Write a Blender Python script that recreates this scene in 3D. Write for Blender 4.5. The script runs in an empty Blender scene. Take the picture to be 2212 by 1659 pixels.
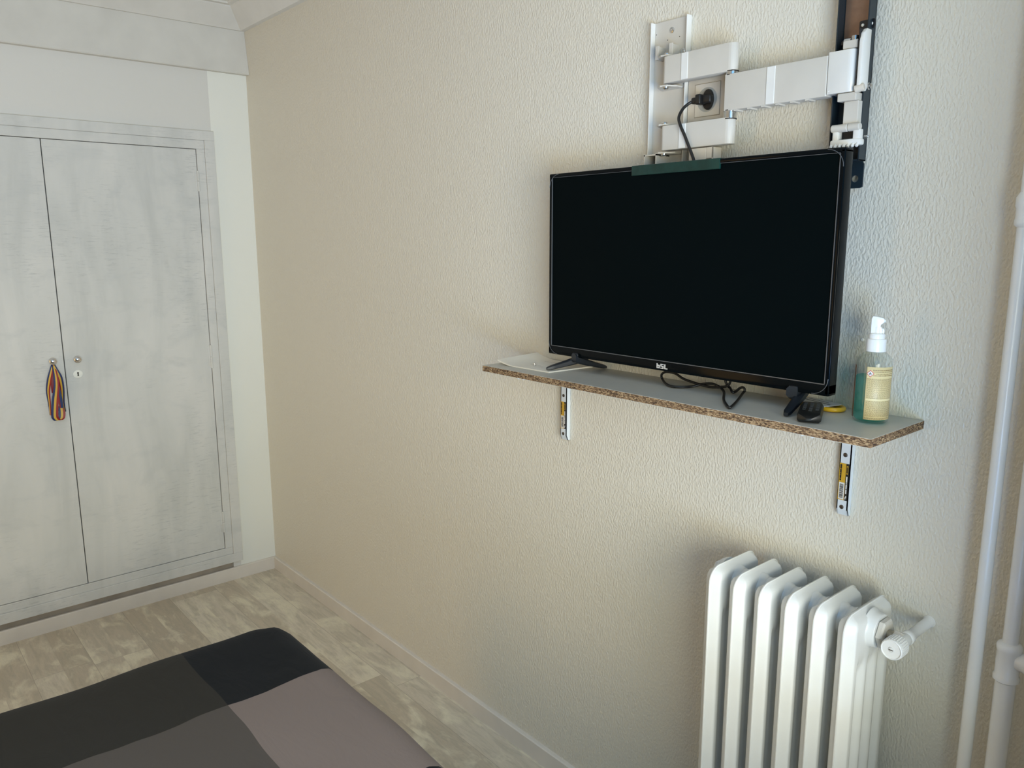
import bpy, bmesh, math, random
from mathutils import Vector, Matrix
random.seed(7)
S = bpy.context.scene
COL = S.collection
R = math.radians

# ------------------------------------------------------------------ camera
cam_d = bpy.data.cameras.new('camera'); cam = bpy.data.objects.new('camera', cam_d); COL.objects.link(cam)
cam_d.sensor_fit = 'HORIZONTAL'; cam_d.sensor_width = 36.0
cam_d.lens = 36.0 * 1690.6 / 2212.0
cam_d.clip_start = 0.02
cam.location = (3.3951, -1.4223, 1.5304)
_yaw, _pitch, _roll = R(139.4711), R(-10.4993), R(-0.1691)
_fw = Vector((math.cos(_yaw)*math.cos(_pitch), math.sin(_yaw)*math.cos(_pitch), math.sin(_pitch)))
_rt = _fw.cross(Vector((0, 0, 1))).normalized(); _up = _rt.cross(_fw)
_c, _s = math.cos(_roll), math.sin(_roll)
_r2 = _rt*_c + _up*_s; _u2 = _up*_c - _rt*_s
cam.rotation_euler = Matrix((_r2, _u2, -_fw)).transposed().to_euler()
S.camera = cam

# ------------------------------------------------------------------ world, light, exposure
w = bpy.data.worlds.new('sky'); S.world = w; w.use_nodes = True
w.node_tree.nodes['Background'].inputs[0].default_value = (0.75, 0.85, 1.0, 1)
w.node_tree.nodes['Background'].inputs[1].default_value = 0.12

def area(name, loc, rot, sx, sy, power, color, spread=180):
    d = bpy.data.lights.new(name, 'AREA'); d.shape = 'RECTANGLE'; d.size = sx; d.size_y = sy
    d.energy = power; d.color = color; d.spread = R(spread)
    o = bpy.data.objects.new(name, d); COL.objects.link(o); o.location = loc; o.rotation_euler = rot
    return o
# daylight through the open window beside the camera: blue sky above, added light panels in place of an unseen facade and terrace;
# plus an added warm fill lamp at the front wall, which has no doorway
area('sky_daylight', (4.9, -2.5, 3.05), (0, R(72), 0), 2.0, 3.6, 46, (0.06, 0.46, 1.0))
area('daylight_panel_mid', (4.25, -1.75, 1.18), (0, R(90), 0), 1.1, 0.9, 40, (0.96, 0.99, 0.80))
area('daylight_panel_near', (4.25, -1.00, 1.18), (0, R(90), 0), 1.1, 0.6, 36, (1.0, 0.98, 0.88))
area('daylight_panel_low', (4.25, -1.75, 0.45), (0, R(100), 0), 0.8, 1.6, 46, (0.06, 0.36, 1.0))
area('warm_fill', (0.9, -3.25, 1.0), (R(90), 0, 0), 0.8, 1.9, 9.5, (1.0, 0.58, 0.16))

S.view_settings.view_transform = 'Standard'; S.view_settings.look = 'None'
S.view_settings.gamma = 1.0; S.view_settings.use_curve_mapping = False
S.view_settings.exposure = -0.09

# ------------------------------------------------------------------ materials
class NT:
    def __init__(s, m): s.t = m.node_tree; s.n = s.t.nodes; s.l = s.t.links
    def node(s, typ, **kw):
        o = s.n.new(typ)
        for k, v in kw.items(): setattr(o, k, v)
        return o
    def link(s, a, b): s.l.new(a, b)
    def math(s, op, a, b=None, c=None):
        o = s.n.new('ShaderNodeMath'); o.operation = op
        for i, v in enumerate((a, b, c)):
            if v is None: continue
            if isinstance(v, (int, float)): o.inputs[i].default_value = v
            else: s.l.new(v, o.inputs[i])
        return o.outputs[0]
    def coords(s, scale=(1, 1, 1)):
        tc = s.n.new('ShaderNodeTexCoord'); mp = s.n.new('ShaderNodeMapping')
        mp.inputs['Scale'].default_value = scale; s.l.new(tc.outputs['Object'], mp.inputs['Vector'])
        return mp.outputs[0]
    def noise(s, vec, scale, detail=2, rough=.5, dist=0):
        o = s.n.new('ShaderNodeTexNoise'); o.inputs['Scale'].default_value = scale
        o.inputs['Detail'].default_value = detail; o.inputs['Roughness'].default_value = rough
        o.inputs['Distortion'].default_value = dist; s.l.new(vec, o.inputs['Vector']); return o.outputs['Fac']
    def ramp(s, fac, stops):
        o = s.n.new('ShaderNodeValToRGB'); e = o.color_ramp.elements
        while len(e) > 1: e.remove(e[-1])
        e[0].position = stops[0][0]; e[0].color = (*stops[0][1], 1)
        for p, c in stops[1:]:
            x = e.new(p); x.color = (*c, 1)
        s.l.new(fac, o.inputs[0]); return o.outputs[0]
    def mix(s, fac, a, b, blend='MIX'):
        o = s.n.new('ShaderNodeMix'); o.data_type = 'RGBA'; o.blend_type = blend
        if isinstance(fac, (int, float)): o.inputs[0].default_value = fac
        else: s.l.new(fac, o.inputs[0])
        for i, v in ((6, a), (7, b)):
            if isinstance(v, tuple): o.inputs[i].default_value = (*v, 1)
            else: s.l.new(v, o.inputs[i])
        return o.outputs[2]
    def bump(s, h, strength, dist):
        o = s.n.new('ShaderNodeBump'); o.inputs['Strength'].default_value = strength
        o.inputs['Distance'].default_value = dist; s.l.new(h, o.inputs['Height']); return o.outputs[0]

def mat(name, color=(.8, .8, .8), rough=.5, metal=0.0, spec=.5, coat=0.0, vary=0.04, scale=12, bump=0.0, bdist=.001, bscale=300):
    m = bpy.data.materials.new(name); m.use_nodes = True; N = NT(m); b = N.n['Principled BSDF']
    v = N.coords(); f = N.noise(v, scale, 3)
    lo = tuple(max(0, c*(1-vary)) for c in color); hi = tuple(min(1, c*(1+vary)) for c in color)
    N.link(N.ramp(f, [(.3, lo), (.7, hi)]), b.inputs['Base Color'])
    b.inputs['Roughness'].default_value = rough; b.inputs['Metallic'].default_value = metal
    b.inputs['Specular IOR Level'].default_value = spec; b.inputs['Coat Weight'].default_value = coat
    b.inputs['Coat Roughness'].default_value = .05
    if bump: N.link(N.bump(N.noise(v, bscale, 2), bump, bdist), b.inputs['Normal'])
    return m

def plaster(name, color, strength, rough=.5):
    m = bpy.data.materials.new(name); m.use_nodes = True; N = NT(m); b = N.n['Principled BSDF']
    v = N.coords((1, 1, .5))
    big = N.noise(N.coords(), 1.3, 3)
    N.link(N.ramp(big, [(.3, tuple(c*.975 for c in color)), (.7, color)]), b.inputs['Base Color'])
    h1 = N.noise(v, 235, 1.5, .45, .3); h2 = N.noise(v, 85, 2, .5)
    h = N.math('ADD', N.ramp(h1, [(.36, (0, 0, 0)), (.66, (1, 1, 1))]), N.math('MULTIPLY', h2, .6))
    N.link(N.bump(h, strength, .0016), b.inputs['Normal'])
    b.inputs['Roughness'].default_value = rough; b.inputs['Specular IOR Level'].default_value = .6
    return m

M = {}
M['plaster'] = plaster('gritty_plaster', (.755, .710, .605), .52, .35)
M['plaster_smooth'] = plaster('smooth_plaster', (.70, .69, .655), .05, .6)
M['plaster_white'] = plaster('fresh_white_plaster', (.84, .845, .785), .05, .6)
M['ceiling'] = mat('ceiling_paint', (.74, .73, .69), .7)
M['warm_wall'] = mat('warm_wall_paint', (.66, .56, .42), .7)
M['trim'] = mat('trim_paint', (.72, .675, .61), .4)
M['crown'] = mat('moulding_paint', (.66, .645, .60), .6)
M['dark_gap'] = mat('dark_gap', (.03, .027, .022), .9)

def distressed(name):
    m = bpy.data.materials.new(name); m.use_nodes = True; N = NT(m); b = N.n['Principled BSDF']
    a = N.noise(N.coords((1, 3.6, .8)), 2.1, 4, .55, .5)
    c = N.noise(N.coords((1, 1.8, 3.2)), 3.0, 5, .62, .6)
    d = N.noise(N.coords((1, 6, 55)), 3.0, 4, .7)
    e = N.noise(N.coords((1, 45, 5)), 2.2, 3, .6)
    k = N.noise(N.coords((1, 1.4, 1)), 2.4, 3)
    base = N.ramp(a, [(.28, (.55, .56, .545)), (.5, (.635, .64, .62)), (.72, (.70, .695, .67))])
    f1 = N.math('MULTIPLY', N.ramp(c, [(.52, (0, 0, 0)), (.68, (1, 1, 1))]), .50)
    base = N.mix(f1, base, (.54, .555, .55))
    f3 = N.math('MULTIPLY', N.ramp(e, [(.58, (0, 0, 0)), (.75, (1, 1, 1))]), .12)
    base = N.mix(f3, base, (.72, .72, .70))
    f2 = N.math('MULTIPLY', N.math('MULTIPLY', N.ramp(d, [(.54, (0, 0, 0)), (.72, (1, 1, 1))]), N.ramp(k, [(.46, (0, 0, 0)), (.60, (1, 1, 1))])), .75)
    base = N.mix(f2, base, (.40, .415, .42))
    N.link(base, b.inputs['Base Color']); b.inputs['Roughness'].default_value = .55
    b.inputs['Specular IOR Level'].default_value = .35
    N.link(N.bump(d, .08, .001), b.inputs['Normal'])
    return m
M['door_paint'] = distressed('brushed_whitewash')

def laminate():
    m = bpy.data.materials.new('whitewashed_laminate'); m.use_nodes = True; N = NT(m); b = N.n['Principled BSDF']
    W, L = .19, 1.24
    tc = N.node('ShaderNodeTexCoord'); sp = N.node('ShaderNodeSeparateXYZ'); N.link(tc.outputs['Object'], sp.inputs[0])
    X, Y = sp.outputs[0], sp.outputs[1]
    r = N.math('DIVIDE', N.math('ADD', Y, .115), W); row = N.math('FLOOR', r); fy = N.math('SUBTRACT', r, row)
    off = N.math('FRACT', N.math('MULTIPLY', N.math('SINE', N.math('MULTIPLY', row, 12.9898)), 43758.5))
    q = N.math('ADD', N.math('DIVIDE', X, L), off); colm = N.math('FLOOR', q); fx = N.math('SUBTRACT', q, colm)
    # each plank carries printed narrower staves
    st = N.math('MULTIPLY', fy, 2.0); srow = N.math('FLOOR', st)
    cv = N.node('ShaderNodeCombineXYZ'); N.link(colm, cv.inputs[0]); N.link(row, cv.inputs[1]); N.link(N.math('MULTIPLY', srow, .37), cv.inputs[2])
    wn = N.node('ShaderNodeTexWhiteNoise'); N.link(cv.outputs[0], wn.inputs['Vector'])
    ofs = N.node('ShaderNodeVectorMath', operation='SCALE'); N.link(wn.outputs['Color'], ofs.inputs[0]); ofs.inputs['Scale'].default_value = 9.0
    add = N.node('ShaderNodeVectorMath', operation='ADD'); N.link(tc.outputs['Object'], add.inputs[0]); N.link(ofs.outputs[0], add.inputs[1])
    mp = N.node('ShaderNodeMapping'); mp.inputs['Scale'].default_value = (1.0, 7.0, 1.0); N.link(add.outputs[0], mp.inputs[0])
    mp2 = N.node('ShaderNodeMapping'); mp2.inputs['Scale'].default_value = (2.5, 5.0, 1.0); N.link(add.outputs[0], mp2.inputs[0])
    g = N.noise(mp.outputs[0], 7.0, 6, .62, .7); blot = N.noise(mp2.outputs[0], 2.4, 4, .6, .5); fine = N.noise(mp.outputs[0], 42, 3, .6)
    tone = N.ramp(wn.outputs['Value'], [(0, (.53, .455, .345)), (.35, (.62, .545, .43)), (.7, (.70, .63, .51)), (1, (.76, .69, .56))])
    c = N.mix(N.math('MULTIPLY', N.ramp(g, [(.42, (0, 0, 0)), (.68, (1, 1, 1))]), .62), tone, (.43, .395, .305))
    c = N.mix(N.math('MULTIPLY', N.ramp(blot, [(.50, (0, 0, 0)), (.66, (1, 1, 1))]), .85), c, (.82, .76, .59))
    c = N.mix(N.math('MULTIPLY', N.ramp(fine, [(.5, (0, 0, 0)), (.75, (1, 1, 1))]), .18), c, (.27, .23, .19))
    ey = N.math('LESS_THAN', N.math('ABSOLUTE', N.math('SUBTRACT', fy, .5)), .4955)
    ex = N.math('LESS_THAN', N.math('ABSOLUTE', N.math('SUBTRACT', fx, .5)), .4993)
    seam = N.math('SUBTRACT', 1.0, N.math('MULTIPLY', ex, ey))
    c = N.mix(N.math('MULTIPLY', seam, .45), c, (.22, .18, .14))
    N.link(c, b.inputs['Base Color']); b.inputs['Roughness'].default_value = .5
    b.inputs['Specular IOR Level'].default_value = .35
    N.link(N.bump(N.math('SUBTRACT', g, seam), .12, .001), b.inputs['Normal'])
    return m
M['floor'] = laminate()

def duvet_mat():
    m = bpy.data.materials.new('checked_duvet_cotton'); m.use_nodes = True; N = NT(m); b = N.n['Principled BSDF']
    v = N.coords(); tc = N.node('ShaderNodeTexCoord'); sp = N.node('ShaderNodeSeparateXYZ'); N.link(tc.outputs['Object'], sp.inputs[0])
    wob = N.math('MULTIPLY', N.math('SUBTRACT', N.noise(v, 5, 2), .5), .045)
    wob2 = N.math('MULTIPLY', N.math('SUBTRACT', N.noise(v, 3.1, 1), .5), .03)
    X = N.math('ADD', sp.outputs[0], wob); Y = N.math('ADD', sp.outputs[1], wob2)
    # object origin sits at the meeting point of the four patches
    px = N.math('MODULO', N.math('FLOOR', N.math('DIVIDE', N.math('ADD', X, 4.70), .47)), 2.0)
    py = N.math('MODULO', N.math('FLOOR', N.math('DIVIDE', N.math('ADD', Y, 5.6), .56)), 2.0)
    near = N.mix(py, (.006, .008, .011), (.028, .026, .022))       # row by the wardrobe
    nxt = N.mix(py, (.235, .188, .170), (.100, .086, .077))
    # py: 0 on the wall side strip
    c = N.mix(px, nxt, near)
    N.link(c, b.inputs['Base Color']); b.inputs['Roughness'].default_value = .85
    b.inputs['Specular IOR Level'].default_value = .12; b.inputs['Sheen Weight'].default_value = .05
    wv = N.noise(N.coords((300, 300, 300)), 3, 2)
    cr = N.noise(N.coords((1.2, 3.2, 1)), 4.5, 4, .55, 1.2)
    N.link(N.bump(N.math('ADD', N.math('MULTIPLY', wv, .02), cr), .28, .012), b.inputs['Normal'])
    return m
M['duvet'] = duvet_mat()

def chipboard():
    m = bpy.data.materials.new('raw_chipboard_edge'); m.use_nodes = True; N = NT(m); b = N.n['Principled BSDF']
    v = N.coords((1, 1, 2.6))
    vo = N.node('ShaderNodeTexVoronoi'); vo.inputs['Scale'].default_value = 260; N.link(v, vo.inputs['Vector'])
    se = N.node('ShaderNodeSeparateColor'); N.link(vo.outputs['Color'], se.inputs[0])
    n = N.noise(v, 120, 3, .6)
    f = N.math('ADD', N.math('MULTIPLY', se.outputs[0], .6), N.math('MULTIPLY', n, .4))
    c = N.ramp(f, [(.18, (.035, .018, .009)), (.38, (.13, .072, .035)), (.55, (.24, .145, .072)), (.74, (.40, .27, .14)), (.88, (.58, .43, .25))])
    N.link(c, b.inputs['Base Color']); b.inputs['Roughness'].default_value = .9
    N.link(N.bump(f, .5, .0012), b.inputs['Normal'])
    return m
M['chipboard'] = chipboard()
M['melamine'] = mat('grey_white_melamine', (.53, .51, .445), .4, vary=.02)
M['rad'] = mat('radiator_enamel', (.71, .705, .665), .22, spec=.5, vary=.03, bump=.06, bscale=60)
M['pipe'] = mat('pipe_gloss_paint', (.84, .835, .805), .22, spec=.5, vary=.03, bump=.12, bdist=.002, bscale=45)
M['white_metal'] = mat('white_powder_coat', (.62, .585, .52), .4)
M['white_bright'] = mat('bright_white_coat', (.80, .79, .75), .3)
M['bracket_white'] = mat('bracket_white_coat', (.70, .745, .77), .3)
M['plastic_white'] = mat('white_plastic', (.68, .62, .53), .35)
M['pump_white'] = mat('pump_white_plastic', (.84, .86, .86), .25)
M['steel'] = mat('bright_steel', (.62, .62, .61), .25, 1.0)
M['chrome'] = mat('chrome', (.75, .75, .76), .08, 1.0)
M['bolt_dark'] = mat('oxidised_screw', (.12, .10, .085), .4, .8)
M['rail'] = mat('blue_black_powder_coat', (.012, .022, .03), .4)
M['rail_black'] = mat('black_metal', (.008, .008, .009), .4)
M['rail_brown'] = mat('brown_metal_strip', (.27, .165, .11), .35, .55, scale=60, vary=.12)
M['tv_gloss'] = mat('gloss_black_plastic', (.0020, .0035, .0045), .12, spec=.10)
M['tv_back'] = mat('matt_black_plastic', (.010, .010, .012), .5)
M['screen'] = mat('dark_screen', (.0012, .0034, .0040), .5, spec=.03, vary=.01)
M['tv_foot'] = mat('slate_black_plastic', (.012, .016, .022), .35)
M['logo'] = mat('silver_lettering', (.62, .60, .57), .35)
M['seam_grey'] = mat('grey_panel_line', (.09, .095, .10), .3)
M['tape'] = mat('green_film', (.006, .034, .028), .2, spec=.4, vary=.3, scale=30)
M['rubber'] = mat('black_rubber', (.008, .008, .008), .45)
M['remote'] = mat('black_remote_plastic', (.006, .007, .007), .4)
M['remote_key'] = mat('grey_remote_keys', (.035, .037, .037), .5)
M['paper'] = mat('cream_paper', (.86, .80, .68), .8)
M['print'] = mat('grey_print', (.50, .47, .42), .8)
M['yellow'] = mat('yellow_plastic', (.72, .42, .02), .3)
M['card'] = mat('white_card', (.62, .60, .57), .5)
M['sticker_yellow'] = mat('amber_sticker', (.62, .36, .03), .45)
M['sticker_black'] = mat('black_sticker', (.012, .012, .012), .45)
M['sticker_white'] = mat('white_sticker', (.75, .73, .68), .5)
M['label_cream'] = mat('cream_gold_label', (.80, .68, .38), .35)
M['label_print'] = mat('brown_label_print', (.30, .215, .09), .5)
M['label_back'] = mat('dark_brown_label', (.13, .075, .045), .4, vary=.4, scale=60)
M['hazard_red'] = mat('hazard_red', (.62, .10, .08), .4)
M['hazard_black'] = mat('hazard_black', (.02, .02, .03), .4)
M['ribbon_blue'] = mat('blue_satin', (.010, .028, .12), .5)
M['ribbon_yellow'] = mat('yellow_satin', (.66, .42, .06), .5)
M['ribbon_red'] = mat('red_satin', (.27, .010, .014), .5)
M['ribbon_pale'] = mat('pale_satin_back', (.66, .60, .58), .5)
M['brass'] = mat('dull_brass', (.36, .32, .24), .4, .6)
M['shaded_dust'] = mat('shaded_dusty_recess', (.44, .375, .30), .8, vary=.2, scale=8)  # dirt and the shade under the frame, both put into the brown
M['facade'] = mat('facade_render', (.20, .17, .14), .9)
M['mattress'] = mat('mattress_fabric', (.6, .58, .55), .9)
M['wood'] = mat('pale_wood', (.42, .28, .16), .5)
M['socket_grey'] = mat('socket_well_grey', (.42, .41, .375), .4)
M['socket_line'] = mat('socket_edge_line', (.30, .26, .2), .6)

def clear(name, tint, gloss, rough=.04):
    m = bpy.data.materials.new(name); m.use_nodes = True; N = NT(m)
    for x in list(N.n):
        if x.type == 'BSDF_PRINCIPLED': N.n.remove(x)
    out = [x for x in N.n if x.type == 'OUTPUT_MATERIAL'][0]
    tr = N.node('ShaderNodeBsdfTransparent'); tr.inputs[0].default_value = (*tint, 1)
    gl = N.node('ShaderNodeBsdfGlossy'); gl.inputs['Roughness'].default_value = rough
    fr = N.node('ShaderNodeFresnel'); fr.inputs[0].default_value = 1.45; ge = N.node('ShaderNodeNewGeometry')
    f = N.math('MULTIPLY', N.math('MULTIPLY', fr.outputs[0], gloss), N.math('SUBTRACT', 1.0, ge.outputs['Backfacing']))
    v = N.noise(N.coords(), 20, 1); f = N.math('ADD', f, N.math('MULTIPLY', v, .01))
    mx = N.node('ShaderNodeMixShader'); N.link(f, mx.inputs[0]); N.link(tr.outputs[0], mx.inputs[1]); N.link(gl.outputs[0], mx.inputs[2])
    N.link(mx.outputs[0], out.inputs[0]); return m
M['clear_plastic'] = clear('clear_bottle_plastic', (.93, .96, .96), 1.0)
M['window_glass'] = clear('window_glass', (.97, .98, .98), 1.0)
def liquid():
    m = bpy.data.materials.new('teal_gel'); m.use_nodes = True; N = NT(m); b = N.n['Principled BSDF']
    f = N.noise(N.coords(), 8, 1)
    N.link(N.ramp(f, [(.3, (.20, .58, .50)), (.7, (.22, .61, .53))]), b.inputs['Base Color'])
    b.inputs['Roughness'].default_value = .1
    out = [x for x in N.n if x.type == 'OUTPUT_MATERIAL'][0]
    tr = N.node('ShaderNodeBsdfTransparent'); tr.inputs[0].default_value = (.50, .86, .84, 1)
    tl = N.node('ShaderNodeBsdfTranslucent'); tl.inputs[0].default_value = (.25, .70, .62, 1)
    a = N.node('ShaderNodeMixShader'); a.inputs[0].default_value = .5; N.link(b.outputs[0], a.inputs[1]); N.link(tl.outputs[0], a.inputs[2])
    c = N.node('ShaderNodeMixShader'); c.inputs[0].default_value = .16; N.link(tr.outputs[0], c.inputs[1]); N.link(a.outputs[0], c.inputs[2])
    N.link(c.outputs[0], out.inputs[0]); return m
M['liquid'] = liquid()

# ------------------------------------------------------------------ builders
ROOT = {}
def org(o): return ROOT.get(o.name, Vector((0, 0, 0)))

def thing(name, label, cat, loc, group=None):
    o = bpy.data.objects.new(name, None); COL.objects.link(o); o.location = loc; o.empty_display_size = .05
    o['label'] = label; o['category'] = cat
    if group: o['group'] = group
    ROOT[o.name] = Vector(loc); return o

def obj(name, bm, mats, parent=None, smooth=None, label=None, origin=None):
    me = bpy.data.meshes.new(name)
    bmesh.ops.recalc_face_normals(bm, faces=bm.faces[:])
    off = org(parent) if parent else Vector(origin or (0, 0, 0))
    for v in bm.verts: v.co -= off
    if smooth is not None:
        for f in bm.faces: f.smooth = True
        for e in bm.edges:
            if len(e.link_faces) == 2 and e.calc_face_angle(0) > R(smooth): e.smooth = False
    bm.to_mesh(me); bm.free()
    for m in (mats if isinstance(mats, (list, tuple)) else [mats]): me.materials.append(M[m])
    o = bpy.data.objects.new(name, me); COL.objects.link(o)
    if parent: o.parent = parent; ROOT[o.name] = off
    else: o.location = off
    if label: o['label'] = label
    return o

def single(name, bm, mats, label, cat, origin, group=None, smooth=None):
    o = obj(name, bm, mats, None, smooth, label, origin); o['category'] = cat
    if group: o['group'] = group
    return o

def struct(name, bm, mats, smooth=None, label=None, cat=None):
    o = obj(name, bm, mats, None, smooth, label); o['kind'] = 'structure'
    if cat: o['category'] = cat
    return o

def B(): return bmesh.new()

def box(bm, x0, x1, y0, y1, z0, z1, bev=0, seg=2, mi=0):
    t = bmesh.new()
    r = bmesh.ops.create_cube(t, size=1)
    for v in t.verts:
        v.co = Vector((x0+(v.co.x+.5)*(x1-x0), y0+(v.co.y+.5)*(y1-y0), z0+(v.co.z+.5)*(z1-z0)))
    if bev: bmesh.ops.bevel(t, geom=t.edges[:], offset=bev, segments=seg, affect='EDGES', profile=.5)
    merge(bm, t, mi); return bm

def merge(bm, t, mi=0, mtx=None):
    vm = {}
    for v in t.verts: vm[v] = bm.verts.new(mtx @ v.co if mtx else v.co)
    for f in t.faces:
        try:
            g = bm.faces.new([vm[v] for v in f.verts]); g.material_index = mi if mi else f.material_index
        except ValueError: pass
    t.free()

def frame_of(d):
    d = d.normalized(); u = d.cross(Vector((0, 0, 1)))
    if u.length < 1e-4: u = Vector((1, 0, 0))
    u.normalize(); return d, u, d.cross(u)

def lathe(bm, c, axis, prof, n=24, mi=0, sx=1.0):
    """prof = [(radius, distance along axis)]"""
    c = Vector(c); d, u, v = frame_of(Vector(axis)); rings = []
    for r, h in prof:
        if r < 1e-6: rings.append([bm.verts.new(c+d*h)])
        else: rings.append([bm.verts.new(c+d*h+(u*math.cos(2*math.pi*i/n)*sx+v*math.sin(2*math.pi*i/n))*r) for i in range(n)])
    for a, b in zip(rings, rings[1:]):
        for i in range(n):
            j = (i+1) % n
            q = ([a[0]] if len(a) == 1 else [a[i], a[j]]) + ([b[0]] if len(b) == 1 else [b[j], b[i]])
            if len(q) > 2:
                f = bm.faces.new(q); f.material_index = mi
    for ring, rev in ((rings[0], True), (rings[-1], False)):
        if len(ring) > 2:
            f = bm.faces.new(ring[::-1] if rev else ring); f.material_index = mi
    return bm

def cyl(bm, p0, p1, r, n=20, bev=0, mi=0):
    p0, p1 = Vector(p0), Vector(p1); L = (p1-p0).length
    pr = [(r, 0), (r, L)] if not bev else [(r-bev, 0), (r, bev), (r, L-bev), (r-bev, L)]
    return lathe(bm, p0, p1-p0, pr, n, mi)

def tube(bm, pts, r, n=10, mi=0):
    pts = [Vector(p) for p in pts]; m = len(pts); rings = []; u = None
    for i, p in enumerate(pts):
        t = (pts[min(i+1, m-1)]-pts[max(i-1, 0)]).normalized()
        if u is None: _, u, _ = frame_of(t)
        u = (u-t*u.dot(t)).normalized(); v = t.cross(u)
        rr = r[i] if isinstance(r, (list, tuple)) else r
        rings.append([bm.verts.new(p+(u*math.cos(2*math.pi*k/n)+v*math.sin(2*math.pi*k/n))*rr) for k in range(n)])
    for a, b in zip(rings, rings[1:]):
        for k in range(n):
            f = bm.faces.new([a[k], a[(k+1) % n], b[(k+1) % n], b[k]]); f.material_index = mi
    for ring in (rings[0][::-1], rings[-1]):
        f = bm.faces.new(ring); f.material_index = mi
    return bm

def catmull(pts, sub=6):
    pts = [Vector(p) for p in pts]; out = []
    for i in range(len(pts)-1):
        p0, p1, p2, p3 = pts[max(i-1, 0)], pts[i], pts[i+1], pts[min(i+2, len(pts)-1)]
        for k in range(sub):
            t = k/sub
            out.append(.5*((2*p1)+(p2-p0)*t+(2*p0-5*p1+4*p2-p3)*t*t+(3*p1-p0-3*p2+p3)*t**3))
    out.append(pts[-1]); return out

def prism(bm, poly, ext, bev=0, mi=0):
    """poly = list of 3D points (planar), ext = extrusion vector"""
    t = bmesh.new(); ext = Vector(ext)
    a = [t.verts.new(Vector(p)) for p in poly]; b = [t.verts.new(Vector(p)+ext) for p in poly]
    n = len(a); t.faces.new(a[::-1]); t.faces.new(b)
    for i in range(n): t.faces.new([a[i], a[(i+1) % n], b[(i+1) % n], b[i]])
    bmesh.ops.recalc_face_normals(t, faces=t.faces[:])
    if bev: bmesh.ops.bevel(t, geom=t.edges[:], offset=bev, segments=2, affect='EDGES', profile=.5)
    merge(bm, t, mi); return bm

def rrect(cx, cz, w, h, r, n=5):
    p = []
    for sx, sz, a0 in ((1, 1, 0), (-1, 1, 90), (-1, -1, 180), (1, -1, 270)):
        for k in range(n+1):
            a = R(a0+90*k/n); p.append((cx+sx*(w/2-r)+r*math.cos(a), cz+sz*(h/2-r)+r*math.sin(a)))
    return p

def screw_head(bm, c, axis, r, t=.0015, mi=0):
    d = Vector(axis).normalized(); c = Vector(c)
    lathe(bm, c, axis, [(r, 0), (r, t*.5), (r*.75, t), (r*.35, t), (r*.3, t*.4), (0, t*.4)], 14, mi)

# ------------------------------------------------------------------ the room
XR, YF, ZC = 3.22, -3.3, 2.48
b = B(); box(b, -.3, XR+1.2, YF-.2, .2, -.1, 0); struct('floor', b, 'floor')
b = B(); box(b, -.3, XR+.1, YF-.2, .2, ZC, ZC+.1); struct('ceiling', b, 'ceiling')
b = B(); box(b, -.2, XR+.1, 0, .2, 0, ZC); struct('wall_back', b, 'plaster')
# wardrobe wall with an opening for the wardrobe
WY0, WY1, WZ0, WZ1 = -1.43, -.20, .125, 1.935
b = B()
box(b, -.2, 0, WY1, -.165, 0, 2.40); box(b, -.2, 0, -.165, 0, 0, 2.40, mi=1)
box(b, -.2, 0, YF, WY0, 0, 2.40)
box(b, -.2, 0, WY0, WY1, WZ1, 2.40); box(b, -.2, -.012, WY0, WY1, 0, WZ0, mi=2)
box(b, -.2, 0, YF, 0, 2.40, ZC)
struct('wall_left', b, ['plaster_smooth', 'plaster_white', 'shaded_dust'])
b = B(); box(b, -.2, XR+.1, YF-.2, YF, 0, ZC); struct('wall_front', b, 'warm_wall')
# right wall with the wide open window (beside and behind the camera, lets the daylight in)
DY0, DY1, DZ0, DZ1 = -2.75, -.38, .74, 2.40
b = B()
box(b, XR, XR+.10, DY1, 0, 0, ZC); box(b, XR, XR+.10, YF, DY0, 0, ZC); box(b, XR, XR+.10, DY0, DY1, DZ1, ZC)
box(b, XR, XR+.10, DY0, DY1, 0, DZ0)
for q in ((DY1, .1, 0, ZC), (YF-.2, DY0, 0, ZC), (DY0, DY1, DZ1, ZC), (DY0, DY1, 0, DZ0)): box(b, XR+.10, XR+.115, *q, mi=1)
struct('wall_right', b, ['plaster_smooth', 'facade'])

# baseboards
b = B(); prism(b, [(0, YF, 0), (.013, YF, 0), (.013, YF, .054), (.010, YF, .057), (0, YF, .057)], (0, -YF-.013, 0)); struct('baseboard_left', b, 'trim')
b = B(); prism(b, [(0, 0, 0), (0, -.013, 0), (0, -.013, .054), (0, -.010, .057), (0, 0, .057)], (XR, 0, 0)); struct('baseboard_back', b, 'trim')
# drop beam above the wardrobe
b = B(); prism(b, [(0, YF, 2.213), (.031, YF, 2.212), (.034, YF, 2.216), (.008, YF, 2.39), (0, YF, 2.39)], (0, -YF-.0005, 0)); struct('trim_1', b, 'crown')
# crown mouldings, mitred in the corner
CP = [(0, 2.387), (.0205, 2.387), (.0225, 2.390), (.080, 2.457), (.081, 2.462), (.098, 2.463), (.100, 2.470), (.120, 2.472), (.122, ZC), (0, ZC)]
def crown(bm, along_x):
    a, c = [], []
    for d, z in CP:
        if along_x: a.append(bm.verts.new((d, -d, z))); c.append(bm.verts.new((XR, -d, z)))
        else: a.append(bm.verts.new((d, -d, z))); c.append(bm.verts.new((d, YF, z)))
    n = len(a)
    for i in range(n): bm.faces.new([a[i], a[(i+1) % n], c[(i+1) % n], c[i]])
    bm.faces.new(a[::-1]); bm.faces.new(c)
b = B(); crown(b, False); struct('trim_2', b, 'crown')
b = B(); crown(b, True); struct('trim_3', b, 'ceiling')

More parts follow.
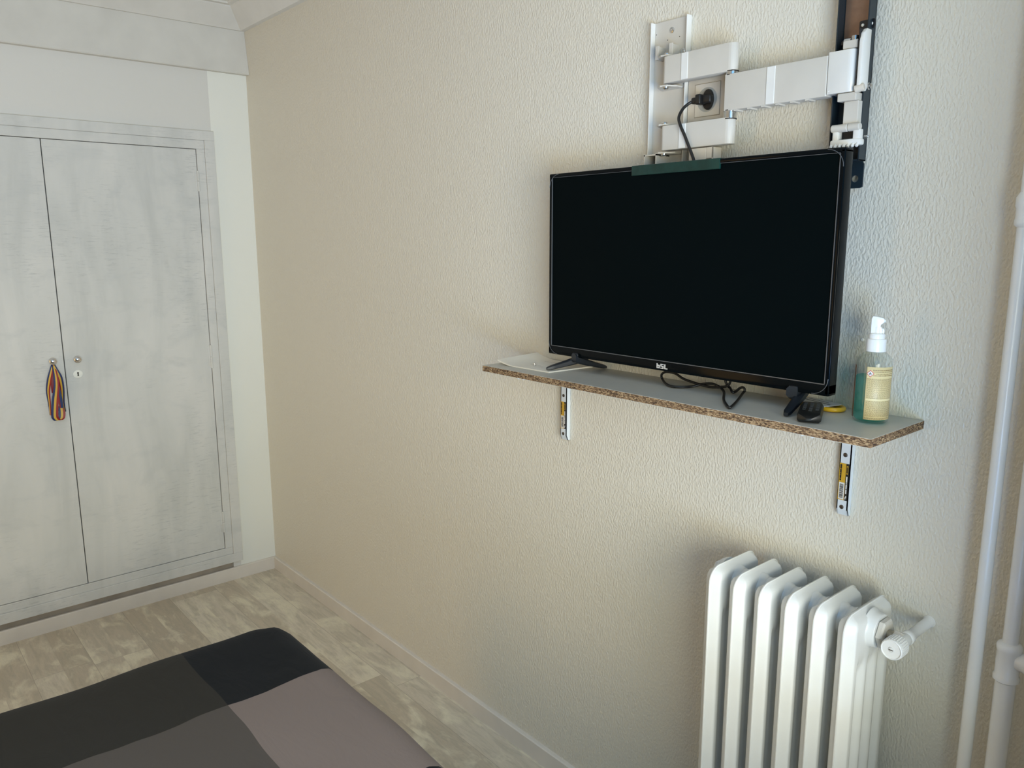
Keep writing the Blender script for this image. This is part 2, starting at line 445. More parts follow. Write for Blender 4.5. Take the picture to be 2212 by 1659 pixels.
# ------------------------------------------------------------------ built-in wardrobe
wd = thing('built_in_wardrobe', 'whitewashed two-door built-in wardrobe set in the left wall', 'wardrobe', (0, -.79, .085))
b = B()
FO = (-1.47, -.160, .0845, 1.9727); FM = (-1.43, -.2015, .1255, 1.9345); FI = (-1.351, -.2345, .1575, 1.899)
def ring(bm, o, i, x0, x1, bev=.0015):
    box(bm, x0, x1, o[0], o[1], i[3], o[3], bev); box(bm, x0, x1, o[0], o[1], o[2], i[2], bev)
    box(bm, x0, x1, o[0], i[0], i[2], i[3], bev); box(bm, x0, x1, i[1], o[1], i[2], i[3], bev)
ring(b, FO, FM, -.005, .016); ring(b, FM, FI, -.03, .010)
obj('frame', b, 'door_paint', wd)
b = B(); box(b, -.19, -.18, -1.42, -.21, .13, 1.93)
box(b, -.19, -.03, -1.425, -1.42, .13, 1.93); box(b, -.19, -.03, -.21, -.205, .13, 1.93)
obj('carcass', b, 'dark_gap', wd)
YM = -.7955
def chrome_knob(parent, y, z, x0):
    b = B(); lathe(b, (x0, y, z), (1, 0, 0), [(.0105, 0), (.0115, .001), (.0105, .0025), (.006, .004), (.0045, .008), (.0055, .011), (.0125, .015), (.0138, .018), (.0128, .021), (.0095, .0225), (.008, .0215), (.004, .0235), (0, .0238)], 28)
    obj('knob', b, 'chrome', parent, 50)
for y0, y1, right in ((YM+.0016, FI[1]-.002, True), (FI[0]+.002, YM-.0016, False)):
    b = B(); box(b, -.018, .006, y0, y1, FI[2]+.002, FI[3]-.002, .0012)
    d = obj('door', b, 'door_paint', wd)
    chrome_knob(d, -.7515 if right else -.8358, 1.0755 if right else 1.0765, .006)
    if right:
        b = B(); lathe(b, (.006, -.753, 1.017), (1, 0, 0), [(.0155, 0), (.0155, .0012), (.014, .0022), (0, .0024)], 32, sx=1.12); obj('keyhole_plate', b, 'plaster_white', d, 40)
        b = B(); lathe(b, (.0084, -.753, 1.0215), (1, 0, 0), [(.0033, 0), (0, .0003)], 16)
        prism(b, [(.0084, -.7546, 1.021), (.0084, -.7514, 1.021), (.0084, -.7502, 1.0095), (.0084, -.7558, 1.0095)], (.0003, 0, 0)); obj('keyhole', b, 'dark_gap', d)
        for z0, z1 in ((1.728, 1.812), (.984, 1.085), (.235, .332)):
            b = B(); zm = (z0+z1)/2; y = -.2345
            cyl(b, (.008, y, z0), (.008, y, zm-.001), .0052, 12, .001); cyl(b, (.008, y, zm+.001), (.008, y, z1), .0052, 12, .001)
            box(b, .004, .0075, y-.012, y, z0+.004, z1-.004, .0005)
            obj('hinge', b, 'door_paint', d, 40)

# ribbon hanging on the left knob
def strip(bm, path, width, side, mats3):
    pts = catmull(path, 6); n = len(pts); cols = []
    for i, p in enumerate(pts):
        t = i/(n-1); ww = width*(.45+.55*min(1, t*3.0)) if side.get('pinch', True) else width
        ang = R(side['a0']+(side['a1']-side['a0'])*t); wv = Vector((math.sin(ang), math.cos(ang), 0))*ww
        cols.append([bm.verts.new(p+wv*k) for k in (-.5, -.1667, .1667, .5)])
    for a, c in zip(cols, cols[1:]):
        for k in range(3):
            f = bm.faces.new([a[k], a[k+1], c[k+1], c[k]]); f.material_index = mats3[k]
rb = thing('ribbon', 'blue, yellow and red ribbon bundle hanging from the left wardrobe knob', 'ribbon', (.014, -.8365, 1.066))
Z = 1.0695; y0 = -.8358
specs = [
    ([(.0115, y0, Z), (.022, y0+.006, 1.045), (.026, y0+.016, 1.01), (.022, y0+.0195, .965), (.018, y0+.018, .915), (.014, y0+.0225, .878)], .020, dict(a0=0, a1=78), (2, 1, 0)),
    ([(.0115, y0, Z), (.019, y0-.008, 1.045), (.022, y0-.020, 1.005), (.017, y0-.027, .965), (.014, y0-.027, .92), (.013, y0-.028, .87)], .017, dict(a0=0, a1=80), (0, 1, 2)),
    ([(.0115, y0, Z-.001), (.028, y0+.002, 1.03), (.032, y0+.001, .985), (.030, y0-.008, .93), (.028, y0-.015, .875), (.026, y0-.0135, .858), (.022, y0-.004, .8475), (.016, y0+.008, .853), (.013, y0+.0125, .872), (.012, y0+.0125, .90)], .0235, dict(a0=-4, a1=8, pinch=True), (0, 1, 2)),
    ([(.0115, y0, Z-.002), (.020, y0-.002, 1.03), (.022, y0-.006, .985), (.020, y0-.006, .955)], .020, dict(a0=0, a1=25), (2, 2, 2)),
    ([(.0115, y0, Z-.002), (.019, y0+.004, 1.03), (.021, y0+.006, .98), (.019, y0+.011, .93), (.016, y0+.0125, .893)], .0135, dict(a0=0, a1=15), (2, 0, 0)),
    ([(.0115, y0, Z-.002), (.012, y0-.012, 1.0), (.011, y0-.018, .95), (.011, y0-.0235, .90), (.011, y0-.023, .862)], .012, dict(a0=0, a1=20), (3, 3, 3)),
]
for path, wd_, sd, mm in specs:
    b = B(); strip(b, path, wd_, sd, mm); o = obj('strand', b, ['ribbon_blue', 'ribbon_yellow', 'ribbon_red', 'ribbon_pale'], rb)
    sm = o.modifiers.new('thickness', 'SOLIDIFY'); sm.thickness = .0006
b = B(); lathe(b, (.0118, y0, Z+.0010), (0, 0, -1), [(.0016, 0), (.0028, .002), (.0040, .008), (.004, .012)], 12); obj('knot', b, 'ribbon_blue', rb, 40)

# ------------------------------------------------------------------ bed
bed = thing('bed', 'low bed under a black, grey and mauve patchwork duvet', 'bed', (1.755, -.872, 0))
BX0, BX1, BY0, BY1, BZ = 1.405, 2.80, -2.66, -.590, .50
b = B(); nx, ny = 90, 120
from mathutils import noise as mn
def duvet_pt(i, j):
    # unfold a rectangle over the rounded edge of the mattress
    u = i/nx; v = j/ny
    ex = -.34 + u*(BX1-BX0+.68); ey = -.34 + v*(BY1-BY0+.68)
    def fold(e, L, r):
        if e < 0:
            a = min(-e/r, math.pi/2)
            if -e < r*math.pi/2: return r-r*math.sin(a), r-r*math.cos(a)
            return 0.0, r+(-e-r*math.pi/2)
        return None
    def axis(e, L, r):
        if e < r:
            q = fold(e-r, L, r); return q
        if e > L-r:
            q = fold((L-e)-r, L, r); return L-q[0], q[1]
        return e, 0.0
    rx, ry = .075, .06
    X, dx = axis(ex, BX1-BX0, rx); Y, dy = axis(ey, BY1-BY0, ry)
    d = math.hypot(dx, dy) if (dx < rx and dy < ry) else max(dx, dy)
    x, y = BX0+X, BY0+Y
    # rounded plan corner
    cr = .10
    for sx, cx in ((-1, BX0+cr), (1, BX1-cr)):
        for sy, cy in ((-1, BY0+cr), (1, BY1-cr)):
            if (x-cx)*sx > 0 and (y-cy)*sy > 0:
                L = max(abs(x-cx), abs(y-cy)); H = math.hypot(x-cx, y-cy)
                if H > 1e-6: x, y = cx+(x-cx)*L/H, cy+(y-cy)*L/H
    n1 = mn.noise(Vector((x*3.1, y*2.3, .3))); n2 = mn.noise(Vector((x*7.0, y*6.0, 2.3)))
    z = BZ - d + .010*n1 + .004*n2
    if d > .02:
        fl = .016*mn.noise(Vector((x*6, y*6, 5.0)))*min(1, d/.2)
        if dx >= dy: x += fl*(1 if X > .5 else -1)
        else: y += fl*(1 if Y > 1 else -1)
    return Vector((x, y, max(z, .16)))
g = [[b.verts.new(duvet_pt(i, j)) for j in range(ny+1)] for i in range(nx+1)]
for i in range(nx):
    for j in range(ny):
        f = b.faces.new([g[i][j], g[i+1][j], g[i+1][j+1], g[i][j+1]])
o = obj('duvet', b, 'duvet', bed, 180)
b = B(); box(b, BX0+.06, BX1-.06, BY0+.06, BY1-.06, .24, .455, .03, 3); obj('mattress', b, 'mattress', bed, 40)
b = B(); box(b, BX0+.07, BX1-.07, BY0+.07, BY1-.07, .10, .24, .008); obj('bed_base', b, 'wood', bed)
for lx in (BX0+.14, BX1-.14):
    for ly in (BY0+.14, BY1-.14):
        b = B(); cyl(b, (lx, ly, 0), (lx, ly, .10), .025, 16, .003); obj('leg', b, 'wood', bed, 40)

# ------------------------------------------------------------------ shelf
SX0, SX1, SY, SZ, ST = 1.851, 2.847, -.2004, 1.2147, .0155
sh = thing('wall_shelf', 'grey melamine wall shelf with raw chipboard edges', 'shelf', ((SX0+SX1)/2, -.1, SZ-ST))
b = B(); box(b, SX0, SX1, SY, -.001, SZ-ST+.0006, SZ-.0006); obj('board', b, 'chipboard', sh)
b = B(); box(b, SX0, SX1, SY, -.001, SZ-.0006, SZ); box(b, SX0, SX1, SY, -.001, SZ-ST, SZ-ST+.0006); obj('melamine_face', b, 'melamine', sh)

def bracket(label, x0):
    br = thing('shelf_bracket', label, 'bracket', (x0, 0, 1.0075), 'white steel brackets under the shelf')
    zt, zb, wdt = SZ-ST, 1.0075, .0215
    b = B()
    # channel section: front web and two returned flanges, chamfered at the bottom
    for xa, xb in ((x0, x0+.002), (x0+wdt-.002, x0+wdt)):
        prism(b, [(xa, -.0005, zt), (xa, -.0145, zt), (xa, -.0145, zb+.012), (xa, -.009, zb), (xa, -.0005, zb)], (xb-xa, 0, 0))
    prism(b, [(x0, -.0125, zt), (x0, -.0145, zt), (x0, -.0145, zb+.012), (x0, -.009, zb), (x0, -.0065, zb), (x0, -.0125, zb+.013)], (wdt, 0, 0))
    obj('upright', b, 'bracket_white', br)
    b = B(); box(b, x0, x0+wdt, -.17, -.001, zt-.002, zt, .0004); box(b, x0, x0+.002, -.165, -.001, zt-.012, zt-.002); box(b, x0+wdt-.002, x0+wdt, -.165, -.001, zt-.012, zt-.002)
    obj('arm', b, 'bracket_white', br)
    xc = x0+.0105
    for z in (1.127, 1.0245):
        b = B(); screw_head(b, (xc, -.0144, z), (0, -1, 0), .0042, .0016); obj('screw', b, 'bolt_dark', br, 40)
    b = B(); y = -.0148; e = .0004
    def q(xa, xb, za, zb_, mi, k=0): box(b, x0+xa, x0+xb, y-e-k*.0003, y, za, zb_, mi=mi)
    q(.0012, .0196, 1.0385, 1.1105, 0)                   # amber carrier
    q(.0140, .0196, 1.0385, 1.1105, 1, 1)                # black side band
    q(.0024, .0132, 1.0400, 1.0730, 2, 1)                # white barcode field
    zz = 1.0425
    random.seed(3)
    while zz < 1.0700:
        h = random.choice((.0005, .0009, .0014)); q(.0042, .0112, zz, zz+h, 1, 2); zz += h+random.choice((.0006, .0010))
    for za, zb_ in ((1.0765, 1.0800), (1.0808, 1.0870), (1.0876, 1.0905), (1.0912, 1.0985), (1.0992, 1.1080)): q(.0026, .0058, za, zb_, 1, 1)
    for za, zb_ in ((1.052, 1.0605), (1.0615, 1.0700), (1.0712, 1.0730), (1.0742, 1.0860)): q(.0156, .0180, za, zb_, 2, 2)
    q(.0152, .0184, 1.0905, 1.1065, 0, 2); q(.0159, .0177, 1.0925, 1.1045, 1, 3)
    q(.0155, .0170, 1.0410, 1.0455, 2, 2); q(.0166, .0182, 1.0440, 1.0480, 2, 2)
    obj('sticker', b, ['sticker_yellow', 'sticker_black', 'sticker_white'], br)
    return br
bracket('white shelf bracket with amber sticker under the left end, below the booklet', 1.9456)
br2 = bracket('white shelf bracket with amber sticker under the right end, above the radiator', 2.7075)

# ------------------------------------------------------------------ television
TX0, TX1, TZ0, TZ1, TY = 1.9832, 2.7167, 1.2497, 1.6826, -.095
tv = thing('television', 'black flat television standing switched off on the shelf', 'television', ((TX0+TX1)/2, -.075, SZ))
b = B()
DB = .028
box(b, TX0, TX1, TY, TY+DB, TZ1-.0085, TZ1, .0022, 3); box(b, TX0, TX1, TY, TY+DB, TZ0, TZ0+.0215, .0022, 3)
box(b, TX0, TX0+.0085, TY, TY+DB, TZ0+.002, TZ1-.002, .0022, 3); box(b, TX1-.0085, TX1, TY, TY+DB, TZ0+.002, TZ1-.002, .0022, 3)
obj('bezel', b, 'tv_gloss', tv, 30)
b = B(); box(b, TX0+.008, TX1-.008, TY+.0025, TY+.006, TZ0+.021, TZ1-.008); obj('screen', b, 'screen', tv)
b = B()
for (xa, xb, za, zb) in ((TX0+.0085, TX1-.0085, TZ0+.0206, TZ0+.0222), (TX0+.0085, TX0+.0097, TZ0+.0215, TZ1-.0085), (TX1-.0097, TX1-.0085, TZ0+.0215, TZ1-.0085), (TX0+.0085, TX1-.0085, TZ1-.0093, TZ1-.0085)):
    box(b, xa, xb, TY-.0002, TY+.003, za, zb)
obj('screen_surround', b, 'seam_grey', tv)
b = B(); box(b, TX0+.004, TX1-.004, TY+DB-.004, TY+DB+.004, TZ0+.004, TZ1-.004, .002); box(b, TX0+.10, TX1-.10, TY+DB, TY+DB+.038, TZ0+.01, TZ1-.13, .012, 3); obj('back_cover', b, 'tv_back', tv, 40)
# letters b S L
def quad_letters(bm, x, z, h, y, t=.0006):
    W = h*.82; s = W*.34; k = h*.20; g = W*1.22
    def r(xa, xb, za, zb): box(bm, x+xa, x+xb, y-t, y, z+za, z+zb)
    # b
    r(0, s, 0, h); r(s, W, 0, k); r(s, W, h*.72-k, h*.72); r(W-s, W, k, h*.72-k)
    # S
    o = g; r(o, o+W, 0, k); r(o, o+W, h-k, h); r(o, o+W, h/2-k/2, h/2+k/2); r(o, o+s, h/2+k/2, h-k); r(o+W-s, o+W, k, h/2-k/2)
    # L
    o = 2*g; r(o, o+s, 0, h); r(o+s, o+W, 0, k)
b = B(); quad_letters(b, 2.3255, 1.2545, .0104, TY); obj('logo', b, 'logo', tv)
# feet: an open upside-down V of two blades
def foot(top, front, back):
    bm = B()
    T0, T1 = Vector(top)+Vector((0, -.022, 0)), Vector(top)+Vector((0, .024, 0))
    def blade(a, c, w0, w1, h0, h1):
        a, c = Vector(a), Vector(c); d = (c-a); side = d.cross(Vector((0, 0, 1))).normalized(); rings = []
        m = 10
        for i in range(m+1):
            t = i/m; p = a.lerp(c, t); p.z = a.z+(c.z-a.z)*(t**.8); w_ = w0+(w1-w0)*t; h_ = h0+(h1-h0)*t
            if i == m: w_ *= .6; h_ *= .7
            rings.append([bm.verts.new(p+side*sx*w_/2+Vector((0, 0, sz*h_/2))) for sx, sz in ((-1, -.6), (-.6, -1), (.6, -1), (1, -.6), (1, .6), (.6, 1), (-.6, 1), (-1, .6))])
        for r0, r1 in zip(rings, rings[1:]):
            for k in range(8): bm.faces.new([r0[k], r0[(k+1) % 8], r1[(k+1) % 8], r1[k]])
        bm.faces.new(rings[0][::-1]); bm.faces.new(rings[-1])
    blade(T1, front, .020, .013, .020, .009); blade(T0, back, .020, .013, .020, .009)
    box(bm, top[0]-.010, top[0]+.010, top[1]-.02, top[1]+.02, top[2]-.006, top[2]+.012, .004)
    return bm
obj('foot', foot((2.077, -.078, 1.249), (2.036, -.150, SZ+.0085), (2.098, -.008, SZ+.0048)), 'tv_foot', tv, 40)
obj('foot', foot((2.648, -.078, 1.249), (2.673, -.160, SZ+.0048), (2.618, -.010, SZ+.0048)), 'tv_foot', tv, 40)
b = B(); box(b, 2.2415, 2.4655, TY-.0012, TY+DB+.0012, TZ1-.0195, TZ1+.0012, .0009); obj('protective_tape', b, 'tape', tv, label='glossy green film strip over the top edge')
# clear corner guards left on the bezel
def guard(cx, cz, sx, sz):
    bm = B(); pts = []
    for k in range(9):
        a = R(90*k/8); pts.append(Vector((cx+sx*(.030-.030*math.cos(a)), TY-.0008, cz+sz*(.030-.030*math.sin(a)))))
    tube(bm, pts, .0007, 6); return bm
for cx, cz, sx, sz in ((TX0+.002, TZ0+.002, 1, 1), (TX1-.002, TZ0+.002, -1, 1), (TX0+.002, TZ1-.002, 1, -1), (TX1-.002, TZ1-.002, -1, -1)):
    obj('corner_guard', guard(cx, cz, sx, sz), 'seam_grey', tv, 60)

# coiled cable lying behind and under the television
COIL = [(2.4869, -.05, 1.2560), (2.478, -.05, 1.2322), (2.4585, -.05, 1.2255), (2.4353, -.05, 1.2222), (2.4134, -.05, 1.2231), (2.39, -.05, 1.2259), (2.3634, -.05, 1.2305), (2.3444, -.05, 1.2382), (2.3278, -.05, 1.2402), (2.3125, -.05, 1.2383), (2.3037, -.05, 1.2309), (2.3074, -.05, 1.2209), (2.3425, -.0804, 1.219), (2.3688, -.0916, 1.219), (2.3865, -.0796, 1.219), (2.3973, -.0593, 1.2195), (2.4134, -.047, 1.2255), (2.4336, -.047, 1.2289), (2.4458, -.05, 1.2286), (2.4586, -.05, 1.2246), (2.4795, -.0668, 1.220), (2.5176, -.1237, 1.219), (2.5488, -.1615, 1.219), (2.5698, -.1818, 1.219), (2.5667, -.1667, 1.2192), (2.5446, -.1168, 1.2192), (2.5157, -.0553, 1.221), (2.5171, -.05, 1.2271), (2.5125, -.05, 1.2322), (2.5045, -.05, 1.2292), (2.4958, -.05, 1.2215), (2.4937, -.0583, 1.221), (2.4785, -.045, 1.226), (2.4707, -.045, 1.2311), (2.463, -.045, 1.2500)]
b = B(); tube(b, catmull(COIL, 5), .0027, 10)
single('coiled_cable', b, 'rubber', 'black cable in loose loops on the shelf under the television', 'cable', (2.45, -.08, SZ), smooth=60)

# ------------------------------------------------------------------ things on the shelf
# booklet
bk = thing('booklet', 'cream paper booklet lying on the left end of the shelf', 'booklet', (1.96, -.09, SZ))
def booklet():
    bm = B(); nu, nv = 16, 8
    A, Bc, Cc, D = Vector((1.868, -.165, 0)), Vector((2.052, -.158, 0)), Vector((2.062, -.016, 0)), Vector((1.862, -.022, 0))
    def P(i, j, top):
        u, v = i/nu, j/nv; p = (A.lerp(Bc, u)).lerp(D.lerp(Cc, u), v)
        lift = .0135*max(0, 1-u*3.2)**1.6*(.7+.3*v)
        p.z = SZ+.0004+lift+(.0032 if top else 0); return p
    T = [[bm.verts.new(P(i, j, True)) for j in range(nv+1)] for i in range(nu+1)]
    L = [[bm.verts.new(P(i, j, False)) for j in range(nv+1)] for i in range(nu+1)]
    for i in range(nu):
        for j in range(nv):
            bm.faces.new([T[i][j], T[i+1][j], T[i+1][j+1], T[i][j+1]]); bm.faces.new([L[i][j], L[i][j+1], L[i+1][j+1], L[i+1][j]])
    for i in range(nu):
        bm.faces.new([L[i][0], L[i+1][0], T[i+1][0], T[i][0]]); bm.faces.new([T[i][nv], T[i+1][nv], L[i+1][nv], L[i][nv]])
    for j in range(nv):
        bm.faces.new([T[0][j], T[0][j+1], L[0][j+1], L[0][j]]); bm.faces.new([L[nu][j], L[nu][j+1], T[nu][j+1], T[nu][j]])
    return bm
obj('pages', booklet(), 'paper', bk, 30)
zt = SZ+.0037
for (xa, xb, ya, yb) in ((1.925, 1.992, -.0545, -.0535), (1.992, 2.036, -.076, -.0752), (1.934, 1.975, -.113, -.1122), (1.945, 1.990, -.119, -.1184), (2.0, 2.03, -.098, -.0974)):
    b = B(); box(b, xa, xb, ya, yb, zt, zt+.0002); obj('printed_line', b, 'print', bk, label='faint grey printed line')
sc = thing('loose_screw', 'small shiny screw standing on the cream booklet', 'screw', (1.968, -.128, SZ+.0036))
b = B(); lathe(b, (1.968, -.128, SZ+.0036), (0, 0, 1), [(.0012, 0), (.0024, .001), (.0024, .0025), (.0013, .003), (.0013, .0045)], 12); obj('shank', b, 'steel', sc, 40)
b = B(); lathe(b, (1.968, -.128, SZ+.0078), (0, 0, 1), [(.002, 0), (.0038, .0012), (.0036, .0028), (.002, .0038), (0, .004)], 14); obj('head', b, 'chrome', sc, 40)

# remote control
def place(bm, loc, ang):
    m = Matrix.Translation(Vector(loc)) @ Matrix.Rotation(ang, 4, 'Z')
    for v in bm.verts: v.co = m @ v.co
    return bm
RA = math.atan2(-.43, -.90)
RL, RW = .118, .040
rl = (2.728, -.180, SZ); ra = math.atan2(.43, .90)   # local +y runs back towards the wall
rm = thing('remote_control', 'black remote control lying by the right television foot', 'remote control', (2.702, -.125, SZ))
t = B(); n = 12; rings = []
for i in range(n+1):
    s_ = i/n; y = s_*RL; e = min(1, math.sqrt(max(0, 1-(1-min(1, s_/.10))**2))*.75+.25)
    hw = RW/2*(e if s_ < .1 else 1); hw *= (1 if s_ < .9 else 1-.25*(s_-.9)/.1); top = .0165*(.62+.38*min(1, s_/.10)); bot = .0005+.006*max(0, 1-s_/.09)
    rings.append([t.verts.new((sx*hw, y, bot+(top-bot)*sz)) for sx, sz in ((-.8, 0), (.8, 0), (1, .25), (1, .75), (.88, 1), (-.88, 1), (-1, .75), (-1, .25))])
for a, c in zip(rings, rings[1:]):
    for k in range(8): t.faces.new([a[k], a[(k+1) % 8], c[(k+1) % 8], c[k]])
t.faces.new(rings[0][::-1]); t.faces.new(rings[-1])
obj('body', place(t, rl, ra), 'remote', rm, 35)
for r_ in range(8):
    for c_ in (-1, 0, 1):
        if r_ == 0 and c_: continue
        t = B(); box(t, c_*.0110-.0030, c_*.0110+.0030, .034+r_*.0098, .0375+r_*.0098, .0160, .0174, .0006); obj('button', place(t, rl, ra), 'remote_key', rm)

# yellow packet
yp = thing('yellow_packet', 'small packet with yellow looped ends behind the remote control', 'packet', (2.66, -.032, SZ))
pa = math.atan2(-.30, .95)
t = B(); box(t, -.040, .040, -.022, .022, .0080, .0097, .0005); obj('card', place(t, (2.664, -.032, SZ), pa), 'card', yp)
for sx in (-1, 1):
    t = B(); pts = []
    for k in range(15):
        a = R(-90+180*k/14); pts.append((sx*(.036+.022*math.cos(a)), .0195*math.sin(a), .0048))
    pts = [(sx*.020, -.0195, .0048)]+pts+[(sx*.020, .0195, .0048)]
    tube(t, pts+[pts[0]], .0045, 8); obj('loop', place(t, (2.664, -.032, SZ), pa), 'yellow', yp, 60)
for q4 in ((-.034, .034, -.0035, -.0015), (-.03, .02, .008, .009)):
    t = B(); box(t, *q4, .0097, .0101); obj('printed_line', place(t, (2.664, -.032, SZ), pa), 'sticker_black', yp)

# hand-gel bottle
bx, by = 2.787, -.078
bt = thing('gel_bottle', 'clear pump bottle of teal hand gel on the right end of the shelf', 'bottle', (bx, by, SZ))
bo = (bx, by, SZ)
def shell(prof, mi=0): 
    bm = B(); lathe(bm, bo, (0, 0, 1), prof, 40, mi); return bm
b = B()
lathe(b, bo, (0, 0, 1), [(.0, .0006), (.025, .0006), (.0283, .0035), (.0292, .009), (.0292, .100), (.0285, .109), (.0255, .1155), (.019, .1205), (.0145, .1235), (.0145, .128)], 44)
obj('bottle_body', b, 'clear_plastic', bt, 50)
b = B(); lathe(b, bo, (0, 0, 1), [(0, .0045), (.024, .0045), (.0272, .008), (.0278, .012), (.0278, .0795), (.027, .0812), (0, .0808)], 40); obj('gel', b, 'liquid', bt, 50)
b = B(); cyl(b, (bx, by, SZ+.008), (bx, by, SZ+.125), .0018, 10); obj('dip_tube', b, 'clear_plastic', bt, 40)
b = B(); lathe(b, bo, (0, 0, 1), [(.0150, .1235), (.0162, .1242), (.0162, .144), (.0154, .1455), (.0132, .146), (.0132, .1525), (.0122, .1545), (.0075, .155), (.0070, .166), (0, .166)], 32); obj('pump_collar', b, 'pump_white', bt, 40)
cv = Vector((.42, -.91, 0)); sd = Vector((.91, .42, 0))          # sideways axis of the pump head
b = B()
def ploc(p): return Vector(bo)+sd*p[0]+cv*p[1]+Vector((0, 0, p[2]))
prof = [(-.0102, .1545), (.0080, .1545), (.0085, .163), (.0045, .1665), (.0050, .1700), (.0098, .1735), (.0105, .1790), (.0085, .1815), (-.0020, .1840), (-.0085, .1845), (-.0105, .1800)]
prism(b, [ploc((u, -.0062, z)) for u, z in prof], cv*.0124, .0014)
obj('pump_head', b, 'pump_white', bt, 30)
b = B(); prism(b, [ploc((.0078, -.0025, .1545)), ploc((.0108, -.0025, .1545)), ploc((.0112, -.0025, .1605)), ploc((.0080, -.0025, .1650))], cv*.005, .0006)
obj('trigger_lip', b, 'pump_white', bt, 30)
b = B(); lathe(b, ploc((.0095, 0, .1765)), sd, [(.0028, 0), (.0028, .0022), (.0012, .0024), (0, .0015)], 12); obj('nozzle', b, 'pump_white', bt, 40)
def wrap(bm, a0, a1, z0, z1, r, n=1, mi=0):
    A = [(bm.verts.new((bx+r*math.cos(R(a0+(a1-a0)*k/n)), by+r*math.sin(R(a0+(a1-a0)*k/n)), SZ+z0)),
          bm.verts.new((bx+r*math.cos(R(a0+(a1-a0)*k/n)), by+r*math.sin(R(a0+(a1-a0)*k/n)), SZ+z1))) for k in range(n+1)]
    for p, q in zip(A, A[1:]):
        f = bm.faces.new([p[0], q[0], q[1], p[1]]); f.material_index = mi
def labelmesh(a0, a1, z0, z1):
    bm = B(); wrap(bm, a0, a1, z0, z1, .0296, 24); return bm
lb = obj('front_label', labelmesh(-88, 9, .0085, .1000), 'label_cream', bt, 60)
sm = lb.modifiers.new('thickness', 'SOLIDIFY'); sm.thickness = .0003
b = B(); random.seed(11)
def textline(z, a0, a1, h, dens=.86):
    a = a0
    while a < a1:
        wd2 = random.uniform(2.0, 7.5)
        wrap(b, a, min(a1, a+wd2), z, z+h, .02985, 2); a += wd2+random.uniform(.8, 1.5)
z = .0940
for h in (.0016, .0010): textline(z, -68, 4, h); z -= .0026
textline(.0878, -58, 3, .0009); textline(.0848, -66, 3, .0015)
z = .0795
while z > .0130:
    if .0415 < z < .0445: z -= .0015; continue
    textline(z, -84, 4, .00075); z -= .00155
textline(.0112, -84, 0, .0008); textline(.0098, -84, -20, .0007)
obj('label_text', b, 'label_print', lb)
b = B(); ha, hz, rr_ = -75.5, .0888, .0300
def hq(s, r, mi):
    vs = []
    for du, dz in ((0, -1), (1, 0), (0, 1), (-1, 0)):
        a = R(ha+du*s/.0296*57.3); vs.append(b.verts.new((bx+r*math.cos(a), by+r*math.sin(a), SZ+hz+dz*s)))
    f = b.faces.new(vs); f.material_index = mi
hq(.0062, .0301, 0); hq(.0050, .0304, 1)
def flame(pts, r, mi):
    vs = []
    for du, dz in pts:
        a = R(ha+du/.0296*57.3); vs.append(b.verts.new((bx+r*math.cos(a), by+r*math.sin(a), SZ+hz+dz)))
    f = b.faces.new(vs); f.material_index = mi
flame([(-.0012, -.0020), (.0012, -.0020), (.0019, -.0008), (.0015, .0006), (.0009, .0001), (.0003, .0025), (-.0008, .0011), (-.0013, .0003), (-.0019, -.0007)], .0306, 2)
flame([(-.0006, -.0019), (.0006, -.0019), (.0009, -.0009), (.0001, .0002), (-.0009, -.0009)], .0308, 1)
obj('hazard_mark', b, ['hazard_red', 'sticker_white', 'hazard_black'], lb)
lb2 = obj('back_label', labelmesh(-166, -134, .0085, .1000), 'label_back', bt, 60)
sm = lb2.modifiers.new('thickness', 'SOLIDIFY'); sm.thickness = .0003

# ------------------------------------------------------------------ wall socket and power cord
so = thing('wall_socket', 'cream wall socket behind the folding arm of the bracket', 'socket', (2.3595, 0, 1.813))
b = B(); box(b, 2.3165, 2.4075, -.0085, 0, 1.7715, 1.8560, .0022); obj('surround', b, 'plastic_white', so, 40)
b = B(); box(b, 2.3360, 2.3985, -.0092, -.008, 1.7795, 1.8460); obj('edge_line', b, 'socket_line', so)
b = B(); box(b, 2.3367, 2.3978, -.0105, -.008, 1.7802, 1.8453, .001); obj('insert', b, 'plastic_white', so)
b = B(); lathe(b, (2.3672, -.0106, 1.8128), (0, 1, 0), [(.0245, 0), (.0238, .0002), (.0225, .0004), (0, .0006)], 36); obj('well', b, 'socket_grey', so, 40)
for s_ in (-1, 1):
    b = B(); cyl(b, (2.3672, -.0103, 1.8128+s_*.019), (2.3672, -.0115, 1.8128+s_*.019), .0022, 12); obj('earth_clip', b, 'steel', so, 40)

pc = thing('power_cord', 'black power plug in the wall socket with cord dropping behind the television', 'power cord', (2.3672, -.012, 1.8128))
b = B()
lathe(b, (2.372, -.0110, 1.8120), (0, -1, 0), [(.0205, 0), (.0205, .004), (.019, .006), (0, .006)], 28, sx=.62)
box(b, 2.3570, 2.3890, -.030, -.016, 1.8030, 1.8190, .004, 3)
obj('plug', b, 'rubber', pc, 40)
b = B(); box(b, 2.3560, 2.3690, -.0375, -.0180, 1.8010, 1.8215, .003, 3); box(b, 2.3440, 2.3580, -.0345, -.022, 1.8040, 1.8165, .003, 3); obj('strain_relief', b, 'rubber', pc, 40)
b = B(); tube(b, catmull([(2.350, -.029, 1.8100), (2.341, -.034, 1.8065), (2.3335, -.046, 1.7945), (2.334, -.059, 1.7760), (2.3425, -.0625, 1.7580), (2.352, -.0615, 1.7400), (2.3625, -.0605, 1.7180), (2.372, -.060, 1.6985), (2.378, -.0595, 1.684), (2.383, -.0600, 1.670)], 6), .0031, 12); obj('cord', b, 'rubber', pc, 60)

